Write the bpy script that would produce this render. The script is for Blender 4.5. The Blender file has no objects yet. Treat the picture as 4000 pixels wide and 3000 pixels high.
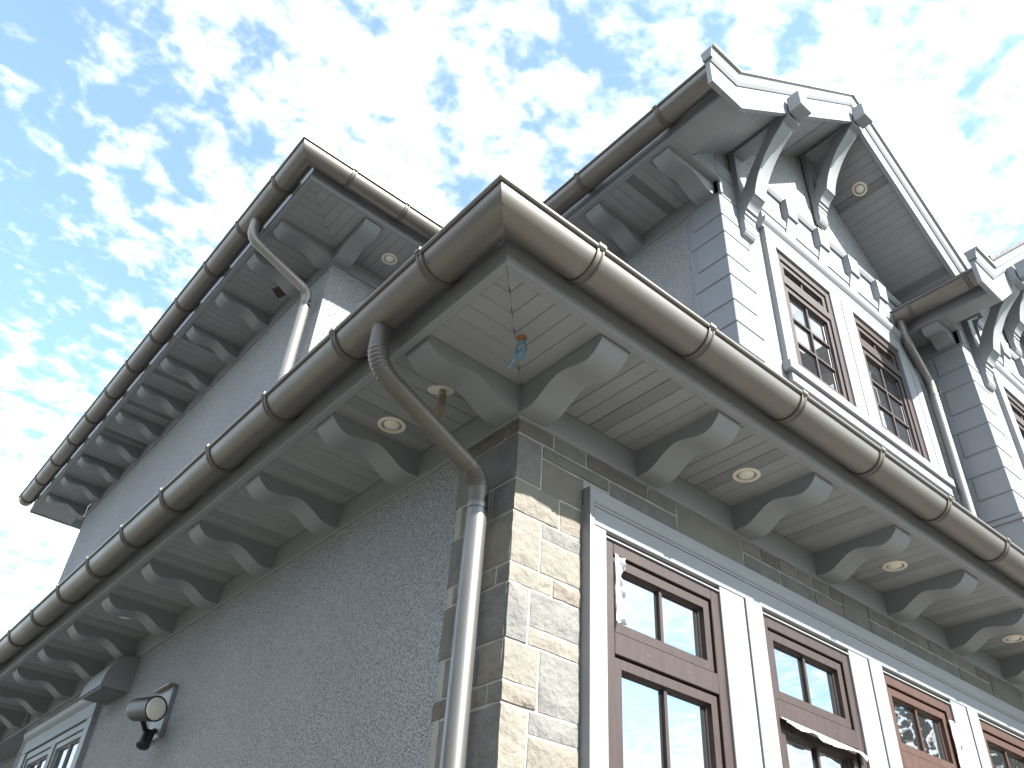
import bpy, bmesh, math, random
from mathutils import Vector, Matrix
random.seed(7)
R_ = math.radians
sc = bpy.context.scene
col = sc.collection

# ------------------------------------------------------------------ camera
# origin: lower corner of the frieze board on the ground-floor corner; x along the
# front wall (to the right), y along the side wall (to the left), z up, metres
CAM = Vector((-2.0536, -2.5749, -2.3563))
RT = Vector((0.76024855, -0.64697211, 0.05873005))
DN = Vector((0.43218622, 0.43620967, -0.78926307))
FW = Vector((0.48501258, 0.62541843, 0.6112402))
cd = bpy.data.cameras.new('camera'); cam = bpy.data.objects.new('camera', cd); col.objects.link(cam)
m = Matrix.Identity(4)
for i in range(3):
    m[i][0] = RT[i]; m[i][1] = -DN[i]; m[i][2] = -FW[i]; m[i][3] = CAM[i]
cam.matrix_world = m
cd.sensor_width = 36; cd.sensor_fit = 'HORIZONTAL'; cd.lens = 36 * 3275.3 / 4000
cd.clip_start = 0.05; cd.clip_end = 5000
sc.camera = cam
GZ = -3.95                                                          # ground level

# ------------------------------------------------------------------ sky, sun, exposure
SUN = Vector((0.20, -0.748, 0.633)).normalized()
elev = math.asin(SUN.z); azim = math.atan2(SUN.x, SUN.y)            # clockwise from +Y
W = bpy.data.worlds.new('World'); sc.world = W; W.use_nodes = True
nt = W.node_tree; nt.nodes.clear()
def wn(t, **k):
    n = nt.nodes.new(t)
    for a, b in k.items(): setattr(n, a, b)
    return n
out = wn('ShaderNodeOutputWorld'); bg = wn('ShaderNodeBackground'); bg.inputs[1].default_value = 0.13
sky = wn('ShaderNodeTexSky', sky_type='NISHITA', sun_disc=False)
sky.sun_elevation = elev; sky.sun_rotation = azim; sky.air_density = 1.0; sky.dust_density = 1.2; sky.ozone_density = 1.5
tc = wn('ShaderNodeTexCoord'); sep = wn('ShaderNodeSeparateXYZ'); nt.links.new(tc.outputs['Generated'], sep.inputs[0])
def wm(op, a, b=None, c=None):
    n = wn('ShaderNodeMath', operation=op)
    for i, v in enumerate((a, b, c)):
        if v is None: continue
        if isinstance(v, (int, float)): n.inputs[i].default_value = v
        else: nt.links.new(v, n.inputs[i])
    return n.outputs[0]
zc = wm('MAXIMUM', sep.outputs[2], 0.06)
px = wm('DIVIDE', sep.outputs[0], zc); py = wm('DIVIDE', sep.outputs[1], zc)
cmb = wn('ShaderNodeCombineXYZ'); nt.links.new(px, cmb.inputs[0]); nt.links.new(py, cmb.inputs[1])
OFF = (9.4, 17.3, 0)
def wnoise(scale, detail, rough, off, dist=0.0):
    mp = wn('ShaderNodeMapping'); mp.inputs['Location'].default_value = off
    nt.links.new(cmb.outputs[0], mp.inputs[0])
    n = wn('ShaderNodeTexNoise'); n.inputs['Scale'].default_value = scale; n.inputs['Detail'].default_value = detail
    n.inputs['Roughness'].default_value = rough; n.inputs['Distortion'].default_value = dist
    nt.links.new(mp.outputs[0], n.inputs['Vector']); return n.outputs[0]
CL0, CL1 = 0.80, 1.17
big = wnoise(0.9, 2, 0.5, OFF); mid = wnoise(14, 4, 0.55, (0.3, 0.9, 0), 0.2); fin = wnoise(24, 4, 0.6, (2.2, 5.1, 0))
cl = wm('ADD', wm('ADD', wm('MULTIPLY', big, 0.8), wm('MULTIPLY', mid, 0.85)), wm('MULTIPLY', fin, 0.3))
mr = wn('ShaderNodeMapRange'); mr.interpolation_type = 'SMOOTHSTEP'
mr.inputs[1].default_value = CL0; mr.inputs[2].default_value = CL1; mr.inputs[3].default_value = .07; nt.links.new(cl, mr.inputs[0])
CLOUD = (4.9, 4.95, 5.0, 1)
mx = wn('ShaderNodeMix', data_type='RGBA'); nt.links.new(mr.outputs[0], mx.inputs[0])
tint = wn('ShaderNodeMix', data_type='RGBA', blend_type='MULTIPLY'); tint.inputs[0].default_value = 1; tint.inputs[7].default_value = (.76, .95, 1.0, 1)
nt.links.new(sky.outputs[0], tint.inputs[6]); nt.links.new(tint.outputs[2], mx.inputs[6]); mx.inputs[7].default_value = CLOUD
nt.links.new(mx.outputs[2], bg.inputs[0]); nt.links.new(bg.outputs[0], out.inputs[0])
sd = bpy.data.lights.new('sun', 'SUN'); sd.energy = 4.4; sd.angle = R_(0.5); sd.color = (1, 0.96, 0.9)
so = bpy.data.objects.new('sun', sd); col.objects.link(so)
so.rotation_euler = (-SUN).to_track_quat('-Z', 'Y').to_euler(); so.location = (5, -20, 20)
vs = sc.view_settings; vs.view_transform = 'Standard'; vs.look = 'None'; vs.gamma = 1; vs.use_curve_mapping = False
vs.exposure = 1.95

# ------------------------------------------------------------------ materials
def mat(name, base, rough=0.6, metal=0.0, var=0.0, vscale=3.0, bump=0.0, bscale=40.0, bdist=0.01, spec=0.5,
        vdetail=4, base2=None, rnd=0.0, stretch=None, coat=0.0):
    M_ = bpy.data.materials.new(name); M_.use_nodes = True
    t = M_.node_tree; b = t.nodes['Principled BSDF']; L = t.links.new
    b.inputs['Roughness'].default_value = rough; b.inputs['Metallic'].default_value = metal
    b.inputs['Specular IOR Level'].default_value = spec; b.inputs['Coat Weight'].default_value = coat
    tcn = t.nodes.new('ShaderNodeTexCoord'); vec = tcn.outputs['Object']
    if stretch:
        mp = t.nodes.new('ShaderNodeMapping'); mp.inputs['Scale'].default_value = stretch; L(vec, mp.inputs[0]); vec = mp.outputs[0]
    c1 = (*base, 1)
    c2 = (*(base2 if base2 else [x * (1 - var) for x in base]), 1)
    n = t.nodes.new('ShaderNodeTexNoise'); n.inputs['Scale'].default_value = vscale; n.inputs['Detail'].default_value = vdetail
    L(vec, n.inputs['Vector'])
    mr_ = t.nodes.new('ShaderNodeMapRange'); mr_.inputs[1].default_value = .35; mr_.inputs[2].default_value = .65; L(n.outputs[0], mr_.inputs[0])
    x = t.nodes.new('ShaderNodeMix'); x.data_type = 'RGBA'; x.inputs[6].default_value = c1; x.inputs[7].default_value = c2
    L(mr_.outputs[0], x.inputs[0]); cout = x.outputs[2]
    if rnd:
        oi = t.nodes.new('ShaderNodeObjectInfo'); h = t.nodes.new('ShaderNodeHueSaturation')
        m2 = t.nodes.new('ShaderNodeMapRange'); m2.inputs[3].default_value = 1 - rnd; m2.inputs[4].default_value = 1 + rnd
        L(oi.outputs['Random'], m2.inputs[0]); L(m2.outputs[0], h.inputs['Value']); L(cout, h.inputs['Color']); cout = h.outputs[0]
    L(cout, b.inputs['Base Color'])
    r2 = t.nodes.new('ShaderNodeMapRange'); r2.inputs[3].default_value = max(.02, rough - .08); r2.inputs[4].default_value = min(1, rough + .08)
    L(n.outputs[0], r2.inputs[0]); L(r2.outputs[0], b.inputs['Roughness'])
    if bump:
        nb = t.nodes.new('ShaderNodeTexNoise'); nb.inputs['Scale'].default_value = bscale; nb.inputs['Detail'].default_value = 4
        L(vec, nb.inputs['Vector'])
        bn = t.nodes.new('ShaderNodeBump'); bn.inputs['Strength'].default_value = bump; bn.inputs['Distance'].default_value = bdist
        L(nb.outputs[0], bn.inputs['Height']); L(bn.outputs[0], b.inputs['Normal'])
    return M_
def stucco_mat(name, base, dark):
    M_ = bpy.data.materials.new(name); M_.use_nodes = True
    t = M_.node_tree; b = t.nodes['Principled BSDF']; L = t.links.new
    b.inputs['Roughness'].default_value = .92; b.inputs['Specular IOR Level'].default_value = .2
    tcn = t.nodes.new('ShaderNodeTexCoord'); vec = tcn.outputs['Object']
    v = t.nodes.new('ShaderNodeTexVoronoi'); v.inputs['Scale'].default_value = 105; v.inputs['Randomness'].default_value = 1
    L(vec, v.inputs['Vector'])
    n = t.nodes.new('ShaderNodeTexNoise'); n.inputs['Scale'].default_value = 95; n.inputs['Detail'].default_value = 4; L(vec, n.inputs['Vector'])
    n2 = t.nodes.new('ShaderNodeTexNoise'); n2.inputs['Scale'].default_value = 1.2; n2.inputs['Detail'].default_value = 4; L(vec, n2.inputs['Vector'])
    hgt = t.nodes.new('ShaderNodeMath'); hgt.operation = 'SUBTRACT'; L(n.outputs[0], hgt.inputs[0]); L(v.outputs['Distance'], hgt.inputs[1])
    cr = t.nodes.new('ShaderNodeMapRange'); cr.inputs[1].default_value = -.25; cr.inputs[2].default_value = .3; L(hgt.outputs[0], cr.inputs[0])
    x = t.nodes.new('ShaderNodeMix'); x.data_type = 'RGBA'; x.inputs[6].default_value = (*dark, 1); x.inputs[7].default_value = (*base, 1); L(cr.outputs[0], x.inputs[0])
    h = t.nodes.new('ShaderNodeHueSaturation'); m2 = t.nodes.new('ShaderNodeMapRange'); m2.inputs[3].default_value = .88; m2.inputs[4].default_value = 1.12
    L(n2.outputs[0], m2.inputs[0]); L(m2.outputs[0], h.inputs['Value']); L(x.outputs[2], h.inputs['Color']); L(h.outputs[0], b.inputs['Base Color'])
    bn = t.nodes.new('ShaderNodeBump'); bn.inputs['Strength'].default_value = 1; bn.inputs['Distance'].default_value = .02
    L(hgt.outputs[0], bn.inputs['Height']); L(bn.outputs[0], b.inputs['Normal'])
    return M_
def vent_mat():
    M_ = mat('perforated_vinyl', (.19, .197, .205), .55)
    t = M_.node_tree; b = t.nodes['Principled BSDF']; L = t.links.new
    tcn = t.nodes.new('ShaderNodeTexCoord'); v = t.nodes.new('ShaderNodeTexVoronoi'); v.inputs['Scale'].default_value = 130; v.inputs['Randomness'].default_value = 0
    L(tcn.outputs['Object'], v.inputs['Vector'])
    g = t.nodes.new('ShaderNodeMath'); g.operation = 'GREATER_THAN'; g.inputs[1].default_value = .42; L(v.outputs['Distance'], g.inputs[0])
    x = t.nodes.new('ShaderNodeMix'); x.data_type = 'RGBA'; x.inputs[6].default_value = (.07, .07, .07, 1); x.inputs[7].default_value = (.19, .197, .205, 1)
    L(g.outputs[0], x.inputs[0]); L(x.outputs[2], b.inputs['Base Color'])
    return M_
def glass_mat():
    M_ = bpy.data.materials.new('window_glass'); M_.use_nodes = True
    t = M_.node_tree; t.nodes.clear(); L = t.links.new
    o = t.nodes.new('ShaderNodeOutputMaterial'); mxs = t.nodes.new('ShaderNodeMixShader')
    d = t.nodes.new('ShaderNodeBsdfDiffuse'); d.inputs[0].default_value = (.03, .032, .034, 1)
    g = t.nodes.new('ShaderNodeBsdfGlossy'); g.inputs['Roughness'].default_value = .012; g.inputs[0].default_value = (.95, .97, 1, 1)
    fr = t.nodes.new('ShaderNodeFresnel'); fr.inputs[0].default_value = 4.6
    tcn = t.nodes.new('ShaderNodeTexCoord'); n = t.nodes.new('ShaderNodeTexNoise'); n.inputs['Scale'].default_value = 2.5; n.inputs['Detail'].default_value = 1
    L(tcn.outputs['Object'], n.inputs['Vector'])
    bn = t.nodes.new('ShaderNodeBump'); bn.inputs['Strength'].default_value = .05; bn.inputs['Distance'].default_value = .02; L(n.outputs[0], bn.inputs['Height']); L(bn.outputs[0], g.inputs['Normal'])
    L(fr.outputs[0], mxs.inputs[0]); L(d.outputs[0], mxs.inputs[1]); L(g.outputs[0], mxs.inputs[2]); L(mxs.outputs[0], o.inputs[0])
    return M_
M = {
 'trim': mat('grey_trim_paint', (.24, .25, .262), .5, spec=.35, var=.05, vscale=2.2, bump=.06, bscale=90, bdist=.003),
 'soffit': mat('grey_soffit_vinyl', (.255, .262, .272), .5, var=.07, spec=.35, vscale=5, rnd=.035, bump=.04, bscale=60, bdist=.003),
 'vent': vent_mat(),
 'quoin': mat('quoin_paint', (.225, .238, .255), .6, var=.06, vscale=3, bump=.12, bscale=120, bdist=.003, rnd=.03),
 'gutter': mat('taupe_metal', (.195, .180, .162), .42, metal=.62, var=.10, vscale=2.5, bump=.03, bscale=6, bdist=.01),
 'strap': mat('taupe_metal_strap', (.15, .135, .118), .5, metal=.55, var=.12, vscale=8),
 'pipe': mat('zinc_pipe', (.20, .195, .188), .40, metal=.7, var=.08, vscale=4, bump=.03, bscale=9, bdist=.008),
 'pipe_up': mat('painted_pipe', (.26, .245, .222), .42, metal=.5, var=.06, vscale=4),
 'stucco': stucco_mat('pebble_dash_stucco', (.62, .628, .64), (.31, .315, .325)),
 'mortar': mat('mortar', (.36, .345, .315), .95, var=.15, vscale=14, bump=.5, bscale=160, bdist=.004),
 'wood': mat('brown_foil_frame', (.046, .031, .027), .5, spec=.35, var=.28, vscale=30, stretch=(1, 1, .25), bump=.05, bscale=150, bdist=.002),
 'wood_dark': mat('brown_gasket', (.05, .03, .026), .6),
 'glass': glass_mat(),
 'flashing': mat('pale_roof_edge', (.30, .29, .285), .5, metal=.3, var=.1),
 'roof': mat('slate_shingle', (.10, .095, .095), .85, var=.35, vscale=9, bump=.4, bscale=30, bdist=.01),
 'ceramic': mat('white_trim_ring', (.74, .67, .55), .35, var=.04),
 'reflector': mat('chrome_reflector', (.75, .74, .72), .12, metal=1),
 'lens': mat('frosted_lens', (.80, .74, .64), .25, var=.1, vscale=20),
 'black': mat('dark_bronze', (.016, .013, .012), .42),
 'plate': mat('white_plastic', (.66, .63, .57), .45, var=.06),
 'beige': mat('beige_metal', (.28, .215, .16), .45, var=.15, vscale=30),
 'blue': mat('blue_cable_sheath', (.07, .22, .32), .4),
 'orange': mat('cut_hole_rim', (.30, .12, .035), .7, var=.4, vscale=60),
 'film': mat('peeling_film', (.6, .61, .62), .22, var=.08, vscale=20, spec=.8, coat=.4),
 'hood': mat('vent_hood_paint', (.24, .245, .25), .5, var=.08),
 'leaf': mat('dark_foliage', (.03, .045, .018), .7, var=.4, vscale=1.5),
 'ground': mat('bare_earth_and_grass', (.145, .136, .124), .95, base2=(.09, .094, .074), vscale=.25, bump=.5, bscale=6, bdist=.05),
}
STONE = {
 'g': mat('blue_grey_sandstone', (0.165, 0.161, 0.149), .9, base2=(0.124, 0.123, 0.115), vscale=7, bump=.8, bscale=26, bdist=.022, vdetail=7),
 'b': mat('brown_sandstone', (0.134, 0.114, 0.092), .9, base2=(0.116, 0.106, 0.089), vscale=8, bump=.75, bscale=28, bdist=.022, vdetail=7),
 'y': mat('buff_sandstone', (0.186, 0.171, 0.141), .9, base2=(0.158, 0.148, 0.125), vscale=6, bump=.75, bscale=25, bdist=.022, vdetail=7),
 'p': mat('tan_sandstone', (0.169, 0.148, 0.122), .9, base2=(0.147, 0.136, 0.115), vscale=6, bump=.75, bscale=28, bdist=.022, vdetail=7),
 'v': mat('green_grey_sandstone', (0.151, 0.148, 0.124), .9, base2=(0.130, 0.124, 0.104), vscale=7, bump=.75, bscale=26, bdist=.022, vdetail=7),
}

# ------------------------------------------------------------------ helpers
def tag(o, label=None, cat=None, group=None, kind=None):
    if label: o['label'] = label
    if cat: o['category'] = cat
    if group: o['group'] = group
    if kind: o['kind'] = kind
    return o
def empty(name, loc, label, cat, group=None):
    o = bpy.data.objects.new(name, None); col.objects.link(o); o.location = loc; o.empty_display_size = .1
    return tag(o, label, cat, group)
def setpar(o, p):
    o.parent = p; o.matrix_parent_inverse = WORLDM.get(p.name, Matrix.Identity(4)).inverted()
WORLDM = {}
class MB:
    def __init__(s, T=None): s.v = []; s.f = []; s.T = T or (lambda a, b, c: (a, b, c))
    def poly(s, pts, faces):
        n = len(s.v); s.v += [s.T(*p) for p in pts]; s.f += [tuple(i + n for i in f) for f in faces]; return s
    def box(s, a0, a1, b0, b1, c0, c1):
        p = [(a, b, c) for a in (a0, a1) for b in (b0, b1) for c in (c0, c1)]
        return s.poly(p, [(0, 1, 3, 2), (4, 6, 7, 5), (0, 4, 5, 1), (2, 3, 7, 6), (0, 2, 6, 4), (1, 5, 7, 3)])
    def loft(s, rings, closed=True, caps=True):
        k = len(rings[0]); pts = [p for r in rings for p in r]; fs = []
        for i in range(len(rings) - 1):
            for j in range(k if closed else k - 1):
                a = i * k + j; b = i * k + (j + 1) % k; fs.append((a, b, b + k, a + k))
        if caps and closed: fs += [tuple(range(k)), tuple(range(len(pts) - k, len(pts)))]
        return s.poly(pts, fs)
    def prism(s, prof, u0, u1, mit0=False, mit1=False):
        # prof: (v, z) points; u along the run; mitre: u = u0 - v
        return s.loft([[((u0 - v) if mit0 else u0, v, z) for v, z in prof], [((u1 + v) if mit1 else u1, v, z) for v, z in prof]])
    def tube(s, path, rad, n=16, caps=True):
        path = [Vector(p) for p in path]; rings = []; up = Vector((0.31, .22, .9)); last = None
        for i, p in enumerate(path):
            d = (path[min(i + 1, len(path) - 1)] - path[max(i - 1, 0)]).normalized()
            if last is None: x = d.orthogonal().normalized()
            else: x = (last - d * last.dot(d)).normalized()
            last = x; y = d.cross(x); r = rad[i] if isinstance(rad, (list, tuple)) else rad
            rings.append([tuple(p + (x * math.cos(2 * math.pi * k / n) + y * math.sin(2 * math.pi * k / n)) * r) for k in range(n)])
        return s.loft(rings, caps=caps)
    def lathe(s, c, axis, prof, n=28):
        # prof: (distance along axis, radius)
        c = Vector(c); a = Vector(axis).normalized(); x = a.orthogonal().normalized(); y = a.cross(x)
        rings = [[tuple(c + a * d + (x * math.cos(2 * math.pi * k / n) + y * math.sin(2 * math.pi * k / n)) * r) for k in range(n)] for d, r in prof]
        return s.loft(rings, caps=False)
    def build(s, name, m_, parent=None, smooth=None, bevel=0, closed=True):
        me = bpy.data.meshes.new(name); me.from_pydata(s.v, [], s.f)
        bm = bmesh.new(); bm.from_mesh(me)
        bmesh.ops.remove_doubles(bm, verts=bm.verts, dist=1e-6)
        bmesh.ops.recalc_face_normals(bm, faces=bm.faces)
        if bevel:
            es = [e for e in bm.edges if len(e.link_faces) == 2 and e.calc_face_angle(0) > .6]
            bmesh.ops.bevel(bm, geom=es, offset=bevel, segments=1, affect='EDGES', clamp_overlap=True)
        bm.to_mesh(me); bm.free()
        if smooth is not None:
            for p in me.polygons: p.use_smooth = True
            me.set_sharp_from_angle(angle=R_(smooth))
        me.materials.append(m_)
        o = bpy.data.objects.new(name, me); col.objects.link(o)
        if parent is not None: setpar(o, parent)
        return o
def thing(name, loc, label, cat, group=None):
    o = empty(name, loc, label, cat, group); WORLDM[o.name] = Matrix.Translation(Vector(loc)); return o
def link_copy(o, d, parent):
    c = o.copy(); col.objects.link(c); c.location = o.location + Vector(d); c.parent = parent
    c.matrix_parent_inverse = o.matrix_parent_inverse.copy(); return c

H = .1726; OV = .609; ZU = 3.313
X3 = 1.985; X4 = 5.20; Y4 = -.43; Y2 = 3.0
T_left = lambda u, v, z: (-v, u, z)
T_front = lambda u, v, z: (u, -v, z)
T_ul = lambda u, v, z: (-v, Y2 + u, ZU + z)
T_uf = lambda u, v, z: (u, Y2 - v, ZU + z)
T_g1 = lambda u, v, z: (X3 - v, u, ZU + z)
T_g2 = lambda u, v, z: (X4 - v, Y4 + u, ZU + z)
T_g1f = lambda u, v, z: (X3 + u, -v, z)                             # gable fronts, z absolute
T_g2f = lambda u, v, z: (X4 + u, Y4 - v, z)
T_id = lambda a, b, c: (a, b, c)

# ------------------------------------------------------------------ ground
g = MB().poly([(-400, -400, GZ), (400, -400, GZ), (400, 400, GZ), (-400, 400, GZ)], [(0, 1, 2, 3)]).build('ground', M['ground'])
tag(g, 'bare brown earth with patches of grass round the house', 'ground', kind='structure')

# dark belt of garden trees behind the viewer: it closes the low sky and shows in the window glass
def tree_belt():
    r = random.Random(11); v = []; f = []
    spots = [(R_(140 + 8.5 * k), 15.5, 8.5, 10.5) for k in range(14)]          # side garden: tall
    spots += [(R_(258 + 9 * k), 21, 4.6, 5.8) for k in range(8)]               # front: low
    spots += [(R_(338 + 6.5 * k), 21, 10, 12) for k in range(4)]               # right: tall
    for az_, d_, h0_, h1_ in spots:
        a = az_ + r.uniform(-.04, .04)
        d = d_ + r.uniform(-1.5, 1.5); cx, cy = math.cos(a) * d, math.sin(a) * d
        hgt = r.uniform(h0_, h1_); rad = r.uniform(2.2, 3.0); zc0 = GZ + hgt * .53
        for q in range(3600):
            u = Vector((r.gauss(0, 1), r.gauss(0, 1), r.gauss(0, 1))).normalized() * (r.random() ** .35)
            p = Vector((cx + u.x * rad, cy + u.y * rad, zc0 + u.z * hgt * .47)); s_ = r.uniform(.07, .16)
            e1 = Vector((r.gauss(0, 1), r.gauss(0, 1), r.gauss(0, 1))).normalized(); e2 = e1.orthogonal().normalized()
            n = len(v); v += [tuple(p + e1 * s_), tuple(p + e2 * s_ * .7), tuple(p - e1 * s_), tuple(p - e2 * s_ * .7)]; f.append((n, n + 1, n + 2, n + 3))
        n = len(v)
        for z_, w_ in ((GZ, .22), (zc0, .12)):
            v += [(cx + w_ * math.cos(t * math.pi / 3), cy + w_ * math.sin(t * math.pi / 3), z_) for t in range(6)]
        f += [(n + t, n + (t + 1) % 6, n + 6 + (t + 1) % 6, n + 6 + t) for t in range(6)]
    me = bpy.data.meshes.new('tree_belt'); me.from_pydata(v, [], f); me.materials.append(M['leaf'])
    o = bpy.data.objects.new('tree_belt', me); col.objects.link(o)
    tag(o, 'dark belt of garden trees mirrored in the ground-floor window panes', 'trees', kind='stuff')
tree_belt()

# ------------------------------------------------------------------ house
house = thing('house', (0, 0, GZ), 'grey stucco house with stone corner, bracketed eaves and two gables', 'house')

# walls ------------------------------------------------------------
SR = .02                                                            # stucco face sits this far behind the trim face
for y0_, y1_, z0_, z1_, x_ in ((.43, 5.72, GZ, .87, SR), (5.721, 7.80, -.30, .87, SR), (5.721, 7.80, GZ, -.301, .12), (7.801, 8.35, GZ, .87, SR)):
    MB().box(x_, .39, y0_, y1_, z0_, z1_).build('wall', M['stucco'], house)
w = MB().box(.30, .9, 8.36, 16, GZ, .9).build('wall', M['stucco'], house)
MB().box(-.028, .31, 8.352, 15.9, .03, .85).build('porch_beam', M['trim'], house)
front_stone = MB().box(.43, 9, .0105, .6, -.32, .9); front_stone.box(.43, 9, .12, .59, GZ, -.33); front_stone.box(.0115, .43, .0105, .452, GZ, .88)
front_stone = front_stone.build('stone_wall', M['mortar'], house)
MB().box(SR, .589, Y2 + SR, 10.15, .61, ZU + H + .2).build('wall', M['stucco'], house)            # upper side wall
MB().box(.59, X3 + .5, Y2 + SR + .0, Y2 + .6, .6, ZU + H + .2).build('wall', M['stucco'], house)     # upper front wall
RX = 3.707; SLOPE = .895
def gable_wall(T, full):
    hw = RX - X3                                                    # half width in front frame
    zs = lambda u: 5.43 - SLOPE * abs(u - hw)
    k0, k1 = 2.60 - X3, 4.90 - X3
    def part(prof, v0, v1): MB(T).loft([[(u, v0, z) for u, z in prof], [(u, v1, z) for u, z in prof]]).build('wall', M['stucco'], house)
    e_ = .045; r_ = 2 * hw - .045
    part([(e_, .4), (r_, .4), (r_, zs(r_)), (hw, zs(hw)), (e_, zs(e_))], -.12, -.5)
    part([(e_, .4), (k0, .4), (k0, zs(k0)), (e_, zs(e_))], -SR, -.119)
    part([(k1, .4), (r_, .4), (r_, zs(r_)), (k1, zs(k1))], -SR, -.119)
    part([(k0 + .0005, .4), (k1 - .0005, .4), (k1 - .0005, 1.74), (k0 + .0005, 1.74)], -SR, -.119)
    part([(k0 + .0005, 3.22), (k1 - .0005, 3.22), (k1 - .0005, zs(k1)), (hw, zs(hw)), (k0 + .0005, zs(k0))], -SR, -.119)
gable_wall(T_g1f, True); gable_wall(T_g2f, True)
MB().box(X3 + SR, X3 + .4, .04, 3.0, .4, ZU + H + .2).build('wall', M['stucco'], house)
MB().box(X4 + SR, X4 + .4, Y4 + .04, .5, .4, ZU + H + .2).build('wall', M['stucco'], house)

# stones -----------------------------------------------------------
def stone(T, a0, a1, z0, z1, kind, face=0.0, rnd=None):
    r = rnd or random; g_ = .0065
    a0 += g_; a1 -= g_; z0 += g_; z1 -= g_
    nx = max(3, min(9, int((a1 - a0) / .045))); nz = max(3, min(7, int((z1 - z0) / .035)))
    chip = r.uniform(.002, .011) if r.random() < .6 else 0
    chipside = r.choice((0, 0, 1, 2)); proud = r.uniform(0, .009); tilt = r.uniform(-.006, .006); tz = r.uniform(-.006, .006)
    pts = []; fs = []
    for i in range(nx + 1):
        for j in range(nz + 1):
            s, t = i / nx, j / nz
            a = a0 + (a1 - a0) * s; z = z0 + (z1 - z0) * t
            edge = min(i, nx - i) == 0 or min(j, nz - j) == 0
            if edge:
                a += r.uniform(-.0016, .0016); z += r.uniform(-.0016, .0016); v = face + proud * .4 - .003 - r.uniform(0, .003)
            else:
                a += r.uniform(-.25, .25) * (a1 - a0) / nx * .5; z += r.uniform(-.2, .2) * (z1 - z0) / nz * .5
                v = face + proud + tilt * (s - .5) * 2 + tz * (t - .5) * 2 + r.uniform(-.0022, .0022)
                if chip and ((chipside == 0 and j == 1) or (chipside == 1 and i == 1) or (chipside == 2 and j == nz - 1)): v -= chip * r.uniform(.3, 1)
            pts.append((a, max(v, face - .0045), z))
    k = nz + 1
    for i in range(nx):
        for j in range(nz):
            q = [i * k + j, (i + 1) * k + j, (i + 1) * k + j + 1, i * k + j + 1]
            fs += [(q[0], q[1], q[2]), (q[0], q[2], q[3])] if r.random() < .5 else [(q[0], q[1], q[3]), (q[1], q[2], q[3])]
    rim = [i * k for i in range(nx + 1)] + [nx * k + j for j in range(1, nz + 1)] + [i * k + nz for i in range(nx - 1, -1, -1)] + [j for j in range(nz - 1, 0, -1)]
    n0 = len(pts)
    for i in rim:
        p = pts[i]; pts.append((p[0], face - .05, p[2]))
    L = len(rim)
    for i in range(L): fs.append((rim[i], rim[(i + 1) % L], n0 + (i + 1) % L, n0 + i))
    fs.append(tuple(range(n0, n0 + L)))
    MB(T).poly(pts, fs).build('stone', STONE[kind], front_stone, smooth=24)
XE = .447
FS = [(0, .239, 0, -.088, 'b'), (.239, .462, 0, -.088, 'g'), (0, .166, -.088, -.338, 'g'), (.166, .625, -.088, -.165, 'v'), (.166, XE, -.165, -.345, 'p'),
      (0, .288, -.338, -.507, 'y'), (.288, XE, -.345, -.507, 'p'), (0, .18, -.507, -.757, 'y'), (.18, XE, -.507, -.588, 'g'), (.18, XE, -.588, -.757, 'y'),
      (0, .256, -.757, -.847, 'y'), (.256, XE, -.757, -.847, 'p'), (0, .13, -.847, -1.094, 'g'), (.13, XE, -.847, -1.014, 'g'), (.13, XE, -1.014, -1.094, 'y'),
      (0, .195, -1.094, -1.262, 'y'), (.195, XE, -1.094, -1.348, 'g'), (0, .195, -1.262, -1.348, 'p'), (0, .15, -1.348, -1.63, 'y'), (.15, XE, -1.348, -1.442, 'g'),
      (.15, XE, -1.442, -1.63, 'p'), (0, .27, -1.63, -1.8, 'g'), (.27, XE, -1.63, -1.8, 'y'), (0, .2, -1.8, -2.02, 'y'), (.2, XE, -1.8, -2.02, 'b')]
for a0, a1, t, b_, k in FS: stone(T_front, a0 + (.004 if a0 == 0 else 0), a1, b_, t, k, -.004)
# two thin courses between the frieze and the window head
up = [(.462, .92, 'b'), (.92, 1.15, 'g')]; lo = [(.625, 1.15, 'g')]
dbl = [(1.15, 1.72, 'y')]
x = 1.72; kinds = 'gybvgpygbg'
i = 0
while x < 6.6:
    L = random.uniform(.3, .52)
    if i % 5 == 3: dbl.append((x, x + L, random.choice('yvb')))
    else:
        cut = random.uniform(.4, .6); up += [(x, x + L * cut, random.choice('ygv')), (x + L * cut, x + L, random.choice('ygbp'))]; lo.append((x, x + L, random.choice('gpyv')))
    x += L; i += 1
for a, b_, k in up: stone(T_front, a, b_, -.088, 0, k, -.004)
for a, b_, k in lo: stone(T_front, a, b_, -.2, -.088, k, -.004)
for a, b_, k in dbl: stone(T_front, a, b_, -.2, 0, k, -.004)
# corner return on the side wall
zl = [0, -.088, -.338, -.507, -.757, -.847, -1.094, -1.262, -1.348, -1.63, -1.8, -2.02]
for i in range(len(zl) - 1):
    t, b_ = zl[i], zl[i + 1]; e = .47 if i % 2 else .415
    hgt = t - b_
    if i == 0: sp = [0, .11, .5]
    elif hgt > .2: sp = [0, .32 if i % 4 == 1 else .27, e] 
    elif hgt < .1: sp = [0, .1, .21, e]
    else: sp = [0, .17, e]
    ks = ['bb', 'gy', 'gy', 'yg', 'gyy', 'gv', 'yg', 'gyb', 'gy', 'yg', 'gy'][i]
    for q in range(len(sp) - 1): stone(T_left, sp[q] + (.012 if q == 0 else 0), sp[q + 1], b_, t, ks[q % len(ks)], -.006)

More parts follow.
